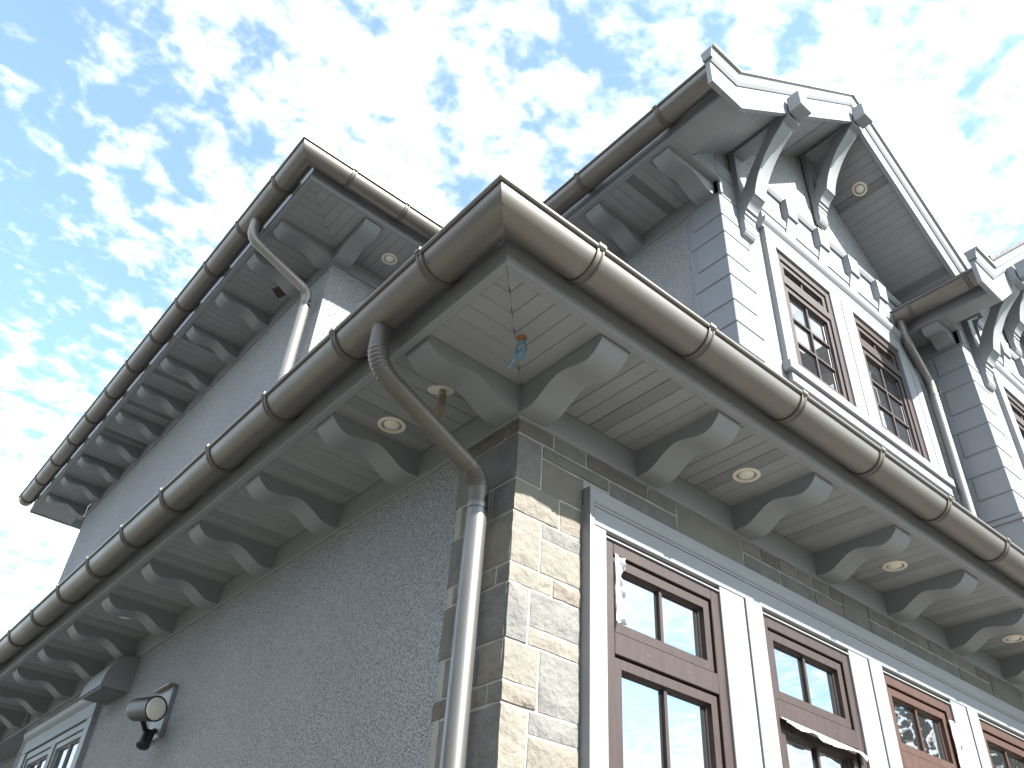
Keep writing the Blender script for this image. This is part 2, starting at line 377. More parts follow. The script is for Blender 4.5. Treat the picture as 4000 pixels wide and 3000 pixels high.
# eaves ------------------------------------------------------------
def arc_prof(o):
    return o + .111, H + .148                                       # gutter centre (v, z)
BRK = [(0, .018), (.06, .016), (.085, .018), (.12, .029), (.151, .047), (.185, .068), (.217, .086), (.255, .101), (.29, .106), (.34, .098), (.385, .086), (.425, .077),
       (.46, .074), (.485, .080), (.508, .090), (.53, .107), (.545, .122), (.556, .136), (.560, .139), (.560, H), (0, H)]
BW = .173
def eave(T, u0, u1, o, mitre, brackets, vents, gap=False, uw=None):
    """frieze board, fascia, soffit with single boards, scroll brackets"""
    MB(T).prism([(-.03, .0), (0, .0), (0, H), (-.03, H)], u0 if not mitre else 0, uw or u1, mitre).build('frieze_board', M['trim'], house, bevel=.003)
    fp = [(o, H - .008), (o, H + .2), (o - .03, H + .2), (o - .03, H + .006), (o - .046, H + .006), (o - .046, H - .008)]
    if gap: fp = [(o, H - .008), (o, H + .058), (o - .014, H + .062), (o - .014, H + .2), (o - .07, H + .2), (o - .07, H + .008), (o - .046, H + .007), (o - .046, H - .008)]
    MB(T).prism(fp, 0 if mitre else u0, u1, mitre).build('fascia', M['trim'], house, bevel=.0025)
    so_ = MB(T); vi = o - .047
    if mitre: so_.poly([(-vi, vi, H + .006), (0, 0, H + .006), (u1, 0, H + .006), (u1, vi, H + .006)], [(0, 1, 2, 3)])
    else: so_.poly([(u0, 0, H + .006), (u1, 0, H + .006), (u1, vi, H + .006), (u0, vi, H + .006)], [(0, 1, 2, 3)])
    so_ = so_.build('soffit', M['trim'], house)
    P = .094; e = .0012; cf = .004
    def sect(ua, ub, v0a, v0b, v1):
        def ring(fn): return [(ua + e, fn(ua), H + .0055), (ua + e, fn(ua), H + cf), (ua + e + cf, fn(ua), H), (ub - e - cf, fn(ub), H), (ub - e, fn(ub), H + cf), (ub - e, fn(ub), H + .0055)]
        f0 = lambda u: v0a if u == ua else v0b
        return ring(f0), ring(lambda u: v1)
    if mitre:
        k = 1
        while True:
            ub, ua = -P * (k - 1), -P * k
            if ua < -vi: ua = -vi + .001
            if ub - ua < .02: break
            r0, r1 = sect(ua, ub, -ua + .0004, -ub + .0004, vi - .001)
            MB(T).loft([r0, r1]).build('soffit_board', M['soffit'], so_)
            k += 1
        start = 0
    else: start = u0
    r0, r1 = sect(0, P, .001, .001, vi - .001)
    proto = MB(T).loft([r0, r1]).build('soffit_board', M['soffit'], so_)
    pv = MB(T).loft([r0, r1]); pv = pv.build('soffit_board', M['vent'], so_)
    o0 = Vector(T(0, 0, 0)); du = Vector(T(1, 0, 0)) - o0
    n = int((u1 - start) / P); us = 0
    for i in range(n):
        src = pv if i % 9 in vents else proto
        if i == 0: proto.location = du * start; continue
        c = link_copy(src, (0, 0, 0), so_); c.location = du * (start + P * i)
    bpy.data.objects.remove(pv)
    pb = None
    for b in brackets:
        if pb is None:
            pb = MB(T).prism([(v * o / OV, z) for v, z in BRK], 0, BW).build('eave_bracket', M['trim'], house, smooth=25)
            pb.location = du * b
        else:
            c = link_copy(pb, (0, 0, 0), house); c.location = du * b
eave(T_left, 0, 15, OV, True, [.852 * k for k in range(14)], (7,))
eave(T_front, 0, 9, OV, True, [.822 * k for k in range(10)], (5,))
eave(T_ul, 0, 8.0, OV, True, [0, .555] + [1.29 + .735 * k for k in range(9)], (6,), True, 7.16)
eave(T_uf, 0, 1.4, OV, True, [0, .83], (20,))
eave(T_g1, -.02, 3.0, OV, False, [.05, .85, 1.65], (5,), True)
eave(T_g2, -.02, .43, .31, False, [.05], (20,))

# gutters ----------------------------------------------------------
def gutter(T, u0, u1, o, mitre, straps, label, slope=0, endcap=(False, False)):
    root = thing('rain_gutter', T(u0, o + .1, H + .15), label, 'gutter', 'half-round gutters along the eaves')
    vc, zc_ = arc_prof(o); r = .1; n = 22; t = .004
    outer = [(vc + r * math.cos(a), zc_ + r * math.sin(a)) for a in [math.pi * .94 + (math.pi * 1.06) * k / n for k in range(n + 1)]]
    inner = [(vc + (r - t) * math.cos(a), zc_ + (r - t) * math.sin(a)) for a in [math.pi * .94 + (math.pi * 1.06) * k / n for k in range(n + 1)]]
    MB(T).prism(outer + inner[::-1], u0 if not mitre else 0, u1, mitre).build('trough', M['gutter'], root, smooth=40)
    br = .011
    bead = [(vc + r + br * .55 + br * math.cos(2 * math.pi * k / 10), zc_ + .004 + br * math.sin(2 * math.pi * k / 10)) for k in range(10)]
    MB(T).prism(bead, u0 if not mitre else 0, u1, mitre).build('lip_bead', M['gutter'], root, smooth=50)
    for q, ec in ((u0, endcap[0]), (u1, endcap[1])):
        if ec: MB(T).loft([[(q - .002, v, z) for v, z in outer], [(q + .002, v, z) for v, z in outer]]).build('end_cap', M['gutter'], root)
    cs = [(-.021, .0005), (-.020, .009), (-.012, .0095), (-.007, .004), (.007, .004), (.012, .0095), (.020, .009), (.021, .0005)]
    o0 = Vector(T(0, 0, 0)); du = Vector(T(1, 0, 0)) - o0; ps = None
    for s in straps:
        if ps is None:
            b = MB(T); rings = []
            for k in range(25):
                a = math.pi * 1.0 + math.pi * 1.0 * k / 24
                rings.append([(uu, vc + (r + rr) * math.cos(a), zc_ + (r + rr) * math.sin(a)) for uu, rr in cs] + [(.021, vc + r * math.cos(a), zc_ + r * math.sin(a)), (-.021, vc + r * math.cos(a), zc_ + r * math.sin(a))])
            b.loft(rings)
            b.box(-.021, .021, vc + r + .001, vc + r + .021, zc_ + .001, zc_ + .0185)
            b.box(-.09, .09, o - .06, o + .018, zc_ + .035, zc_ + .041)
            ps = b.build('strap', M['strap'], root, smooth=40); ps.location = Vector(T(0, 0, 0)) * 0 + du * s
        else:
            c = link_copy(ps, (0, 0, 0), root); c.location = du * s
    if mitre:
        for a in (1.25, 1.5, 1.72):
            v = vc + r * math.cos(math.pi * a); z = zc_ + r * math.sin(math.pi * a)
            c = Vector(T(-v + .012, v, z)); b = MB(); b.lathe(c + Vector((0, 0, -.001)), (0, 0, -1), [(0, .004), (.002, .003), (.003, .0005)], 8); b.build('rivet', M['pipe'], root)
    return root
gutter(T_left, 0, 15, OV, True, [-.26 + .735 * k for k in range(19)], 'long taupe gutter over the pebble-dashed side wall, low eave')
gutter(T_front, 0, 9, OV, True, [-.27 + .735 * k for k in range(12)], 'taupe gutter above the brown ground-floor windows, low front eave')
gutter(T_ul, 0, 8.0, OV, True, [-.24 + .735 * k for k in range(12)], 'taupe gutter along the upper side eave at far left', endcap=(False, True))
gutter(T_uf, 0, 1.2, OV, True, [-.31, .26, .83], 'short sunlit taupe gutter on the upper eave running behind the low corner')
gutter(T_g1, -.57, 3.0, OV, False, [-.05, .87, 1.7], 'taupe gutter ending at the nearer gable bargeboard', endcap=(True, False))
gutter(T_g2, -.50, .40, .31, False, [-.38, .2], 'short taupe gutter on the farther gable above the window', endcap=(True, True))

# ------------------------------------------------------------------ gables
QZ = [3.785, 3.58, ZU, 3.051, 2.845, 2.566, 2.355, 2.09, 1.868, 1.63, 1.41]
def quoins(T, T2, zlow):
    bk = MB(T).box(.010, .362, -.36, -.010, zlow - .3, ZU - .002)
    bk = bk.build('quoin_backing', M['quoin'], house)
    for i in range(len(QZ) - 1):
        t, b_ = QZ[i], QZ[i + 1]
        if b_ < zlow - .01: break
        tall = i % 2 == 1 if False else (t - b_) > .235
        a = .298 if tall else .338; d = .30 if tall else .345
        if t > ZU + .01: d = .05
        if t > 3.7: a = .25
        MB(T).box(0, a, -d, 0, b_ + .008, t - .004).build('quoin', M['quoin'], bk, bevel=.007)
quoins(T_g1f, None, .9)
quoins(T_g2f, None, 1.41)
MB(T_g2f).box(-.012, .4, -.42, .012, 1.36, 1.40).build('ledge', M['trim'], house, bevel=.004)
MB(T_g2f).box(.004, 3, -.44, -.004, .4, 1.36).build('wall', M['trim'], house)

def gable(T, YB, x_left, kink, right_end, braces, raised=False):
    """T: front frame (u from wall corner, v out of the wall, z absolute); YB: how far the bargeboard stands out"""
    u0 = x_left; uk = kink; ur = RX - X3
    zb, zt = 3.342, 3.705
    zrb = zb + SLOPE * (ur - uk); zrt = zt + SLOPE * (ur - uk + .03)
    bot = [(u0, zb), (uk, zb), (ur, zrb), (right_end, zrb - SLOPE * (right_end - ur))]
    top = [(u0, zt), (uk - .03, zt), (ur, zrt), (right_end, zrt - SLOPE * (right_end - ur))]
    def band(lo, hi, v0, v1, v1hi=None):
        b = MB(T); v1hi = v1 if v1hi is None else v1hi
        for i in range(3):
            q = [lo[i], lo[i + 1], hi[i + 1], hi[i]]
            fr = [(q[0][0], v1, q[0][1]), (q[1][0], v1, q[1][1]), (q[2][0], v1hi, q[2][1]), (q[3][0], v1hi, q[3][1])]
            bk = [(p[0], v0, p[1]) for p in q]
            n = [0, 1, 2, 3]
            b.poly(fr + bk, [(0, 1, 2, 3), (7, 6, 5, 4), (0, 4, 5, 1), (2, 6, 7, 3)] + ([(0, 3, 7, 4)] if i == 0 else []) + ([(1, 5, 6, 2)] if i == 2 else []))
        return b
    bb = band(bot, top, YB - .045, YB).build('bargeboard', M['trim'], house, bevel=.003)
    dn = lambda pts, d: [(p[0], p[1] - d) for p in pts]
    ext = lambda pts, e: [(pts[0][0] - e, pts[0][1])] + pts[1:]
    band(dn(top, .105), dn(top, .075), YB, YB + .012, YB + .03).build('crown_moulding', M['trim'], bb)
    band(ext(dn(top, .075), .02), ext(dn(top, -.012), .03), YB - .05, YB + .03, YB + .052).build('crown_moulding', M['trim'], bb)
    # roof slab standing a little above the crown
    rl = [(u0 - .02, zt + .0125), (uk - .03, zt + .0125), (ur, zrt + .0125), (right_end, zrt + .0125 - SLOPE * (right_end - ur))]
    band(rl, dn(rl, -.028), YB - .06, YB + .072).build('roof_edge', M['flashing'], bb)
    if raised:                                                      # shingle edge standing above the bargeboard
        rs = [(uk - .06, zt + .05), (uk - .03, zt + .05), (ur, zrt + .05), (right_end, zrt + .05 - SLOPE * (right_end - ur))]
        band(dn(rs, .0095), dn(rs, -.07), YB - .12, YB + .01).build('roof_edge', M['trim'], bb)
        band(dn(rs, -.0705), dn(rs, -.115), YB - .12, YB + .06).build('roof_edge', M['roof'], bb)
    rl[0] = (max(u0 + .24, rl[1][0] - .12), rl[0][1])
    band(rl, dn(rl, -.05), -4.2, YB - .061).build('roof', M['roof'], house)
    # rake soffit, single boards running front to back
    for side in (-1, 1):
        ln = math.hypot(1, SLOPE); P = .094 / ln
        s = MB(T); ue = ur + side * 2.4
        lo_u = ur - (ur - uk - .13) if side < 0 else min(right_end, ur + 2.2)
        zf = lambda u: zrb + .045 - SLOPE * abs(u - ur)
        a, c = sorted((ur, lo_u))
        s.poly([(a, .0, zf(a) + .006), (c, .0, zf(c) + .006), (c, YB - .046, zf(c) + .006), (a, YB - .046, zf(a) + .006)], [(0, 1, 2, 3)])
        s = s.build('rake_soffit', M['trim'], house)
        u = ur; k = 0
        nb = int(abs(lo_u - ur) / P)
        for k in range(nb):
            ua = ur + side * (P * k + .0013); ub = ur + side * (P * (k + 1) - .0013)
            q = [(ua, zf(ua) + .004), (ua + side * .003, zf(ua + side * .003)), (ub - side * .003, zf(ub - side * .003)), (ub, zf(ub) + .004)]
            mt = M['vent'] if k % 12 == 7 else M['soffit']
            MB(T).loft([[(p[0], -.018, p[1]) for p in q], [(p[0], YB - .047, p[1]) for p in q]]).build('soffit_board', mt, s)
    return ur
def knee_brace(T, ub, dz, lab):
    """timber-look knee brace: post, beam, arched strut, moulded foot, end block"""
    Wd = .145
    beam = MB(T).box(ub, ub + Wd, -.005, .625, 4.0 + dz, 4.18 + dz).build('knee_brace', M['trim'], house, bevel=.004)
    MB(T).box(ub - .004, ub + Wd + .004, .64, .765, 3.985 + dz, 4.185 + dz).build('end_block', M['trim'], beam, bevel=.006)
    MB(T).box(ub + .002, ub + Wd - .002, -.005, .055, 3.0 + dz, 3.998 + dz).build('post', M['trim'], beam, bevel=.003)
    outer = [(.60, 4.0), (.565, 3.935), (.51, 3.882), (.45, 3.825), (.39, 3.757), (.335, 3.68), (.29, 3.60), (.25, 3.52), (.222, 3.44), (.20, 3.36), (.193, 3.325)]
    inner = [(.056, 3.40), (.13, 3.55), (.19, 3.645), (.26, 3.745), (.345, 3.865), (.43, 3.998)]
    prof = [(v, z + dz) for v, z in outer + [(.056, 3.325)] + inner]
    MB(T).loft([[(ub, v, z) for v, z in prof], [(ub + Wd, v, z) for v, z in prof]]).build('strut', M['trim'], beam, smooth=30, bevel=.003)
    foot = [(.056, 3.323), (.180, 3.323), (.15, 3.295), (.118, 3.262), (.102, 3.235), (.098, 3.222), (.078, 3.22), (.076, 3.175), (.060, 3.172), (.056, 3.125), (.04, 3.12), (.038, 3.07), (.02, 3.02), (.012, 2.985), (0, 2.985), (0, 3.0), (.054, 3.0)]
    foot = [(.056, 3.323), (.180, 3.323), (.15, 3.295), (.118, 3.262), (.102, 3.235), (.098, 3.222), (.080, 3.219), (.077, 3.178), (.064, 3.173), (.0615, 3.125), (.058, 3.12)]
    MB(T).loft([[(ub + .001, v, z + dz) for v, z in foot], [(ub + Wd - .001, v, z + dz) for v, z in foot]]).build('foot', M['trim'], beam, smooth=30)
    tip = [(.0, 3.0), (.05, 3.0), (.046, 2.985), (.03, 2.965), (.01, 2.955), (0, 2.95)]
    MB(T).loft([[(ub + .003, v, z + dz) for v, z in tip], [(ub + Wd - .003, v, z + dz) for v, z in tip]]).build('foot', M['trim'], beam)
    for k in range(2):
        MB(T).box(ub - .006 + .003 * k, ub + Wd + .006 - .003 * k, .585 - .03 * k, .632, 3.975 - .022 * k + dz, 3.994 - .022 * k + dz).build('bead', M['trim'], beam, bevel=.004)
def dentil(T, u, zt=3.90, name='dentil_block'):
    Wd = .145; p = .125
    # pointed upper block with a scrolled lower tongue
    b = MB(T); z1, z0 = zt, zt - .235; c = (u + Wd / 2, p + .02, (z0 + z1) / 2 + .02)
    f = [(u, p - .018, z0), (u + Wd, p - .018, z0), (u + Wd, p - .018, z1), (u, p - .018, z1), c]; bk = [(u, .0, z0), (u + Wd, 0, z0), (u + Wd, 0, z1 + .01), (u, 0, z1 + .01)]
    b.poly(f + bk, [(0, 1, 4), (1, 2, 4), (2, 3, 4), (3, 0, 4), (0, 3, 8, 5), (1, 6, 7, 2), (3, 2, 7, 8), (0, 5, 6, 1), (5, 8, 7, 6)])
    d = b.build(name, M['trim'], house)
    pr = [(.0, z0 - .001), (.088, z0 - .001), (.084, z0 - .03), (.072, z0 - .075), (.055, z0 - .12), (.047, z0 - .16), (.047, z0 - .20), (.055, z0 - .245), (.03, z0 - .247), (0, z0 - .247)]
    MB(T).loft([[(u + .004, v, z) for v, z in pr], [(u + Wd - .004, v, z) for v, z in pr]]).build('tongue', M['trim'], d, smooth=35)

def pane_window(T, a0, a1, z1, z0, zt0, zt1, rows, wd, label=None, frame=.062, sash=.056, face=.012):
    """frame, two sashes (fixed light over casement), panes and glazing bars"""
    rec = .0
    f = MB(T); y0, y1 = -.07, face
    f.box(a0, a0 + frame, y0, y1, z0, z1); f.box(a1 - frame, a1, y0, y1, z0, z1)
    f.box(a0 + frame, a1 - frame, y0, y1 + .0005, z1 - frame, z1); f.box(a0 + frame, a1 - frame, y0, y1 + .0005, z0, z0 + frame)
    f.box(a0 + frame, a1 - frame, y0, y1 + .0005, zt0, zt1)
    win = f.build('window', wd, house, bevel=.003)
    if label: win['label'] = label
    def light(b0, b1, c0, c1, nrow):
        g_ = .009; s = MB(T); w_ = sash
        b0 += g_; b1 -= g_; c0 += g_; c1 -= g_
        ya, yb_ = -.06, face - .014
        # moulded sash: outer flat and an inner bevel
        def ring(i, y): return [(b0 + i, y, c0 + i), (b1 - i, y, c0 + i), (b1 - i, y, c1 - i), (b0 + i, y, c1 - i)]
        s.loft([ring(0, ya), ring(0, yb_), ring(w_ * .8, yb_), ring(w_ * .86, -.022), ring(w_, -.030), ring(w_, ya)], caps=False)
        s.build('sash', wd, win)
        MB(T).box(b0 - g_, b1 + g_, -.062, -.061, c0 - g_, c1 + g_).build('gasket', M['wood_dark'], win)
        gx0, gx1, gz0, gz1 = b0 + w_, b1 - w_, c0 + w_, c1 - w_; bar = .02; n = nrow
        mid = (gx0 + gx1) / 2
        MB(T).box(mid - bar / 2, mid + bar / 2, -.04, -.018, gz0, gz1).build('glazing_bar', wd, win)
        hz = [gz0 + (gz1 - gz0) * k / n for k in range(n + 1)]
        for k in range(1, n):
            MB(T).box(gx0, mid - bar / 2, -.04, -.0185, hz[k] - bar / 2, hz[k] + bar / 2).build('glazing_bar', wd, win)
            MB(T).box(mid + bar / 2, gx1, -.04, -.0185, hz[k] - bar / 2, hz[k] + bar / 2).build('glazing_bar', wd, win)
        for k in range(n):
            for q0, q1 in ((gx0, mid - bar / 2), (mid + bar / 2, gx1)):
                e0 = hz[k] + (bar / 2 if k else 0); e1 = hz[k + 1] - (bar / 2 if k < n - 1 else 0)
                MB(T).poly([(q0, -.036, e0), (q1, -.036, e0), (q1, -.036, e1), (q0, -.036, e1)], [(0, 1, 2, 3)]).build('pane', M['glass'], win)
    light(a0 + frame, a1 - frame, zt1, z1 - frame, 1)
    light(a0 + frame, a1 - frame, z0 + frame, zt0, rows)
    return win

# gable window wall: casing, two windows, string course with blocks
def gable_front(T, wins=True):
    c0, c1 = 2.555 - X3, 4.95 - X3; q = [2.69 - X3, 3.50 - X3, 3.86 - X3, 4.67 - X3]; za, zb_ = 1.80, 3.15
    cs = MB(T).box(c0, q[0], -.08, .03, za, zb_).build('window_casing', M['trim'], house, bevel=.003)
    def brd(a, b, y, z0, z1, n='casing_board', bv=.003): MB(T).box(a, b, -.08, y, z0, z1).build(n, M['trim'], cs, bevel=bv)
    brd(q[1], q[1] + .168, .03, za, zb_); brd(q[1] + .176, q[2], .034, za, zb_)
    brd(q[3], q[3] + .15, .03, za, zb_); brd(q[3] + .157, c1, .034, za, zb_)
    brd(c0, c1, .032, zb_ + .001, 3.30)
    MB(T).prism([(-.02, 3.301), (.034, 3.301), (.040, 3.325), (.062, 3.345), (.075, 3.37), (.078, 3.39), (.078, 3.40), (-.02, 3.40)], c0 - .03, c1 + .03).build('casing_cornice', M['trim'], cs, smooth=30)
    MB(T).box(c0 - .02, c1 + .03, -.02, .058, 1.715, 1.80 - .001).build('window_sill', M['trim'], cs, bevel=.005)
    MB(T).box(c0 + .02, c1 - .0, -.02, .03, 1.62, 1.714).build('sill_apron', M['trim'], cs, bevel=.003)
    sc_ = MB(T).box(c0 - .0, c1 + .1, -.02, .035, 3.405, 3.885).build('string_course', M['trim'], house, bevel=.003)
    MB(T).prism([(.03, 3.886), (.055, 3.886), (.075, 3.92), (.08, 3.945), (-.02, 3.96), (-.02, 3.886)], c0 - .02, c1 + .1).build('ledge', M['trim'], sc_)
    MB(T).prism([(.036, 3.53), (.046, 3.535), (.05, 3.56), (.058, 3.58), (.058, 3.61), (.036, 3.615)], c0 - .0, c1 + .1).build('bed_moulding', M['trim'], sc_)
    for k in range(4): dentil(T, 2.90 - X3 + .508 * k)
    pane_window(T, q[0], q[1], zb_ - .02, za, 2.78, 2.86, 3, M['wood'], 'brown upper casement nearer the quoins, six panes under two')
    pane_window(T, q[2], q[3], zb_ - .02, za, 2.78, 2.86, 3, M['wood'])
gable(T_g1f, .62, 1.14 - X3, 1.487 - X3, 5.5 - X3, 2)
knee_brace(T_g1f, .232, 0, '')
knee_brace(T_g1f, RX - X3 - .0725, 1.262, '')
gable_front(T_g1f)
gable(T_g2f, .54, 4.55 - X4, 4.93 - X4, 8.0 - X4, 2, True)
knee_brace(T_g2f, .240, -.06, '')
knee_brace(T_g2f, RX - X3 - .0725, 1.2, '')
gable_front(T_g2f)
# closing pieces at the eave returns
for T, o in ((T_g1f, OV), (T_g2f, .31)):
    YB = .62 if T is T_g1f else .54
    ux = -o + .047
    MB(T).box(ux, -.35 if o > .5 else -.1, .02, YB - .047, ZU + H - .002, ZU + H + .012).build('soffit_return', M['soffit'], house)
    MB(T).box(-o, -o + .046, .021, YB - .046, ZU + H - .008, ZU + H + .2).build('fascia', M['trim'], house)
    if o > .5: MB(T).loft([[(u, v, z) for u, z in ((-.36, ZU + H - .01), (.0, ZU + H - .01), (0, 3.87), (-.05, 3.84))] for v in (-.02, .0)]).build('return_panel', M['trim'], house)

# roofs (hips over the eaves) ---------------------------------------
def roof_poly(pts, th=.06):
    b = MB(); n = len(pts); b.poly(list(pts) + [(p[0], p[1], p[2] + th) for p in pts], [tuple(range(n)), tuple(range(n, 2 * n))] + [(i, (i + 1) % n, n + (i + 1) % n, n + i) for i in range(n)])
    return b.build('roof', M['roof'], house)
e = .63; ze = H + .205; sl = .62
roof_poly([(-e, -e, ze), (-e, 15, ze), (.02, 15, ze + sl * (e + .02)), (.02, .02, ze + sl * (e + .02))])
roof_poly([(-e, -e, ze), (9, -e, ze), (9, .02, ze + sl * (e + .02)), (.02, .02, ze + sl * (e + .02))])
roof_poly([(.02, .02, ze + sl * (e + .02)), (X3, .02, ze + sl * (e + .02)), (X3, 2.0, 1.9), (.02, 2.0, ze + sl * (e + .02) + .1)])
zu2 = ZU + ze; k = 4.0; e = .59
roof_poly([(-e, Y2 - e, zu2), (-e, 11.05, zu2), (k, 11.05, zu2 + sl * (k + e)), (k, Y2 + k, zu2 + sl * (k + e))])
roof_poly([(-e, Y2 - .63, zu2), (X3 - .9, Y2 - e, zu2), (k, Y2 + 1, zu2 + .5), (k, Y2 + k, zu2 + sl * (k + e))])
MB().box(-.6, .6, 10.99, 11.03, ZU + H - .008, ZU + H + .2).build('fascia', M['trim'], house)

# ------------------------------------------------------------------ ground-floor windows
HZ = -.413; CT = -.222
WX = [(.562 + 1.21 * k, .562 + 1.21 * k + .852) for k in range(6)]
cs = MB(T_front).box(.4345, WX[0][0], -.08, .03, -2.6, HZ).build('window_casing', M['trim'], house, bevel=.003)
def cbrd(a, b, y, z0, z1, n='casing_board'): return MB(T_front).box(a, b, -.08, y, z0, z1).build(n, M['trim'], cs, bevel=.003)
for k in range(5):
    a, b = WX[k][1], WX[k + 1][0]
    cbrd(a, a + .205, .03, -2.6, HZ); cbrd(a + .214, b, .037, -2.6, HZ)
cbrd(.433, 8.5, .033, HZ + .001, -.313, 'casing_head')
BB = [(.0, -.312), (.036, -.312), (.038, -.302), (.043, -.299), (.040, -.290), (.041, -.268), (.044, -.248), (.047, -.241), (.048, -.226), (0, -.224)]
MB(T_front).loft([[(.4335 + (-.224 - z) * .5, v, z) for v, z in BB], [(8.5, v, z) for v, z in BB]]).build('casing_backband', M['trim'], cs, smooth=30)
MB(T_front).loft([[(.4335 + (-.224 - z) * .5, v, z) for v, z in BB], [(.4335 + (-.224 - z) * .5, v, -2.6) for v, z in BB]]).build('casing_backband', M['trim'], cs, smooth=30)
wl = ['brown ground-floor casement beside the stone corner, film peeling off its left edge', 'brown ground-floor casement with film hanging across its lower sash',
      'brown ground-floor casement with film peeling off its right edge', 'brown ground-floor casement at the right edge of the photo', None, None]
M['wood2'] = mat('brown_foil_frame_warm', (.072, .036, .025), .5, spec=.35, var=.28, vscale=30, stretch=(1, 1, .25), bump=.05, bscale=150, bdist=.002)
for k in range(5):
    a, b = WX[k]
    pane_window(T_front, a, b, HZ - .032, -2.6, -.995, -.893, 2, M['wood'] if k < 2 else M['wood2'], wl[k], face=.014)
    MB(T_front).box(a, b, -.012, .026, HZ - .031, HZ - .024).build('drip_strip', M['hood'], cs)
    MB(T_front).box(a + .002, b - .002, -.06, .006, HZ - .023, HZ - .001).build('drip_strip', M['wood_dark'], cs)
    for q in (.33, .67):                                           # drain slots in the transom
        xq = a + (b - a) * q; MB(T_front).box(xq - .015, xq + .015, .0146, .0152, -.949, -.940).build('drain_slot', M['wood_dark'], cs)

# side-wall window at the far left
T_sw = T_left
sw = MB(T_sw).box(5.66, 5.80, -.08, .03, -2.2, -.37).build('window_casing', M['trim'], house, bevel=.003)
MB(T_sw).box(7.72, 7.88, -.08, .03, -2.2, -.37).build('casing_board', M['trim'], sw, bevel=.003)
MB(T_sw).box(5.66, 7.88, -.08, .032, -.369, -.24).build('casing_board', M['trim'], sw, bevel=.003)
MB(T_sw).prism([(-.02, -.239), (.034, -.239), (.06, -.21), (.075, -.17), (-.02, -.165)], 5.63, 7.92).build('casing_cornice', M['trim'], sw)
pane_window(T_sw, 5.80, 6.76, -.38, -2.2, -1.0, -.92, 2, M['hood'], 'grey side-wall window nearer the vent hood', face=.014)
pane_window(T_sw, 6.76, 7.72, -.38, -2.2, -1.0, -.92, 2, M['hood'], face=.0135)

# ------------------------------------------------------------------ downspouts
def bez(p0, p1, p2, n):
    p0, p1, p2 = map(Vector, (p0, p1, p2)); return [p0 * (1 - t) ** 2 + p1 * 2 * t * (1 - t) + p2 * t * t for t in [i / n for i in range(n + 1)]]
def downspout(A, B, zc_, label, m_, low, r=.05, rip=True):
    """A: outlet under the gutter, B: (x, y) of the pipe on the wall, zc_: height where the lower elbow ends"""
    A = Vector(A); Bx = Vector((B[0], B[1], 0)); root = thing('downspout', (B[0], B[1], low), label, 'downspout', 'round downspouts')
    k1 = A + Vector((0, 0, -.235)); k2 = Vector((B[0], B[1], zc_ + .13)); d = (k2 - k1).normalized()
    s1, e1 = A + Vector((0, 0, -.115)), k1 + d * .10
    n = 44
    p = [A] + bez(s1, k1, e1, n); rr = [r * 1.04] + [r * (1.0 + (.07 * (0.5 + .5 * math.cos(i * math.pi * .5 * 1.0)) if 5 < i < n - 5 else .012)) for i in range(n + 1)]
    MB().tube(p, rr, 22).build('elbow', m_, root, smooth=50)
    s2, e2 = k2 - d * .09, k2 + Vector((0, 0, -.09))
    MB().tube([e1 - d * .01, s2 + d * .01], r * .985, 22).build('pipe', m_, root, smooth=50)
    p = bez(s2, k2, e2, n); rr = [r * (1.0 + (.07 * (0.5 + .5 * math.cos(i * math.pi * .5)) if 5 < i < n - 5 else .012)) for i in range(n + 1)]
    MB().tube(p + [Vector((B[0], B[1], zc_ - .04))], rr + [r], 22).build('elbow', m_, root, smooth=50)
    MB().tube([(B[0], B[1], zc_ - .03), (B[0], B[1], low)], r * 1.03, 26).build('pipe', M['pipe'] if m_ is not M['pipe_up'] else m_, root, smooth=50)
    cl_ = MB().lathe((B[0], B[1], zc_ - .02), (0, 0, -1), [(0, r * 1.0), (0, r * 1.10), (.008, r * 1.12), (.018, r * 1.12), (.026, r * 1.10), (.026, r)], 26).build('clamp', M['pipe'], root, smooth=40)
    sv = (CAM - Vector((B[0], B[1], CAM.z))); 
    MB().box(B[0] + .01, B[0] + .022, B[1] - r * 1.45, B[1] - r * 1.05, zc_ - .05, zc_ + .02).build('clamp_screw', M['black'], root, bevel=.002)
    return root
downspout((-.715, .175, .245), (-.075, .168), -.44, 'zinc downspout in front of the stone corner', M['strap'], GZ + .05, r=.047)
downspout((-.715, Y2 + .255, ZU + .245), (-.075, Y2 + .17), ZU - .46, 'downspout on the upper side wall, behind the low gutter', M['pipe_up'], 1.0, r=.046)
downspout((X4 - .42, -.085, ZU + .23), (X4 - .15, -.085), ZU - .52, 'downspout squeezed into the angle between the two gables', M['gutter'], 1.0, r=.045)

# ------------------------------------------------------------------ lamps, fittings and loose things
def downlight(c, n, label):
    n = Vector(n).normalized(); c = Vector(c)
    root = thing('recessed_light', tuple(c), label, 'light', 'recessed soffit lights')
    MB().lathe(c + n * .001, n, [(0, .077), (.004, .0765), (.0065, .070), (.006, .056), (.0, .0545), (-.0, .0545)], 36).build('trim_ring', M['ceramic'], root, smooth=40)
    MB().lathe(c + n * .004, n, [(0, .0545), (-.012, .05), (-.03, .042)], 32).build('reflector', M['reflector'], root, smooth=60)
    lens = MB().lathe(c + n * .001, n, [(-.004, .045), (.004, .040), (.0085, .028), (.010, .012), (.0105, .0005)], 28).build('lamp', M['lens'], root, smooth=60)
DN_ = (0, 0, -1)
downlight((-.275, .738, H), DN_, 'cream recessed light in the side soffit beside the downspout')
downlight((1.417, -.282, H), DN_, 'cream recessed light in the front soffit, nearest to the corner')
downlight((2.958, -.276, H), DN_, 'cream recessed light in the front soffit, the middle of three')
downlight((4.60, -.27, H), DN_, 'cream recessed light in the front soffit at the right edge of the photo')
downlight((.455, 2.735, ZU + H), DN_, 'cream recessed light in the upper soffit above the sunlit wall')
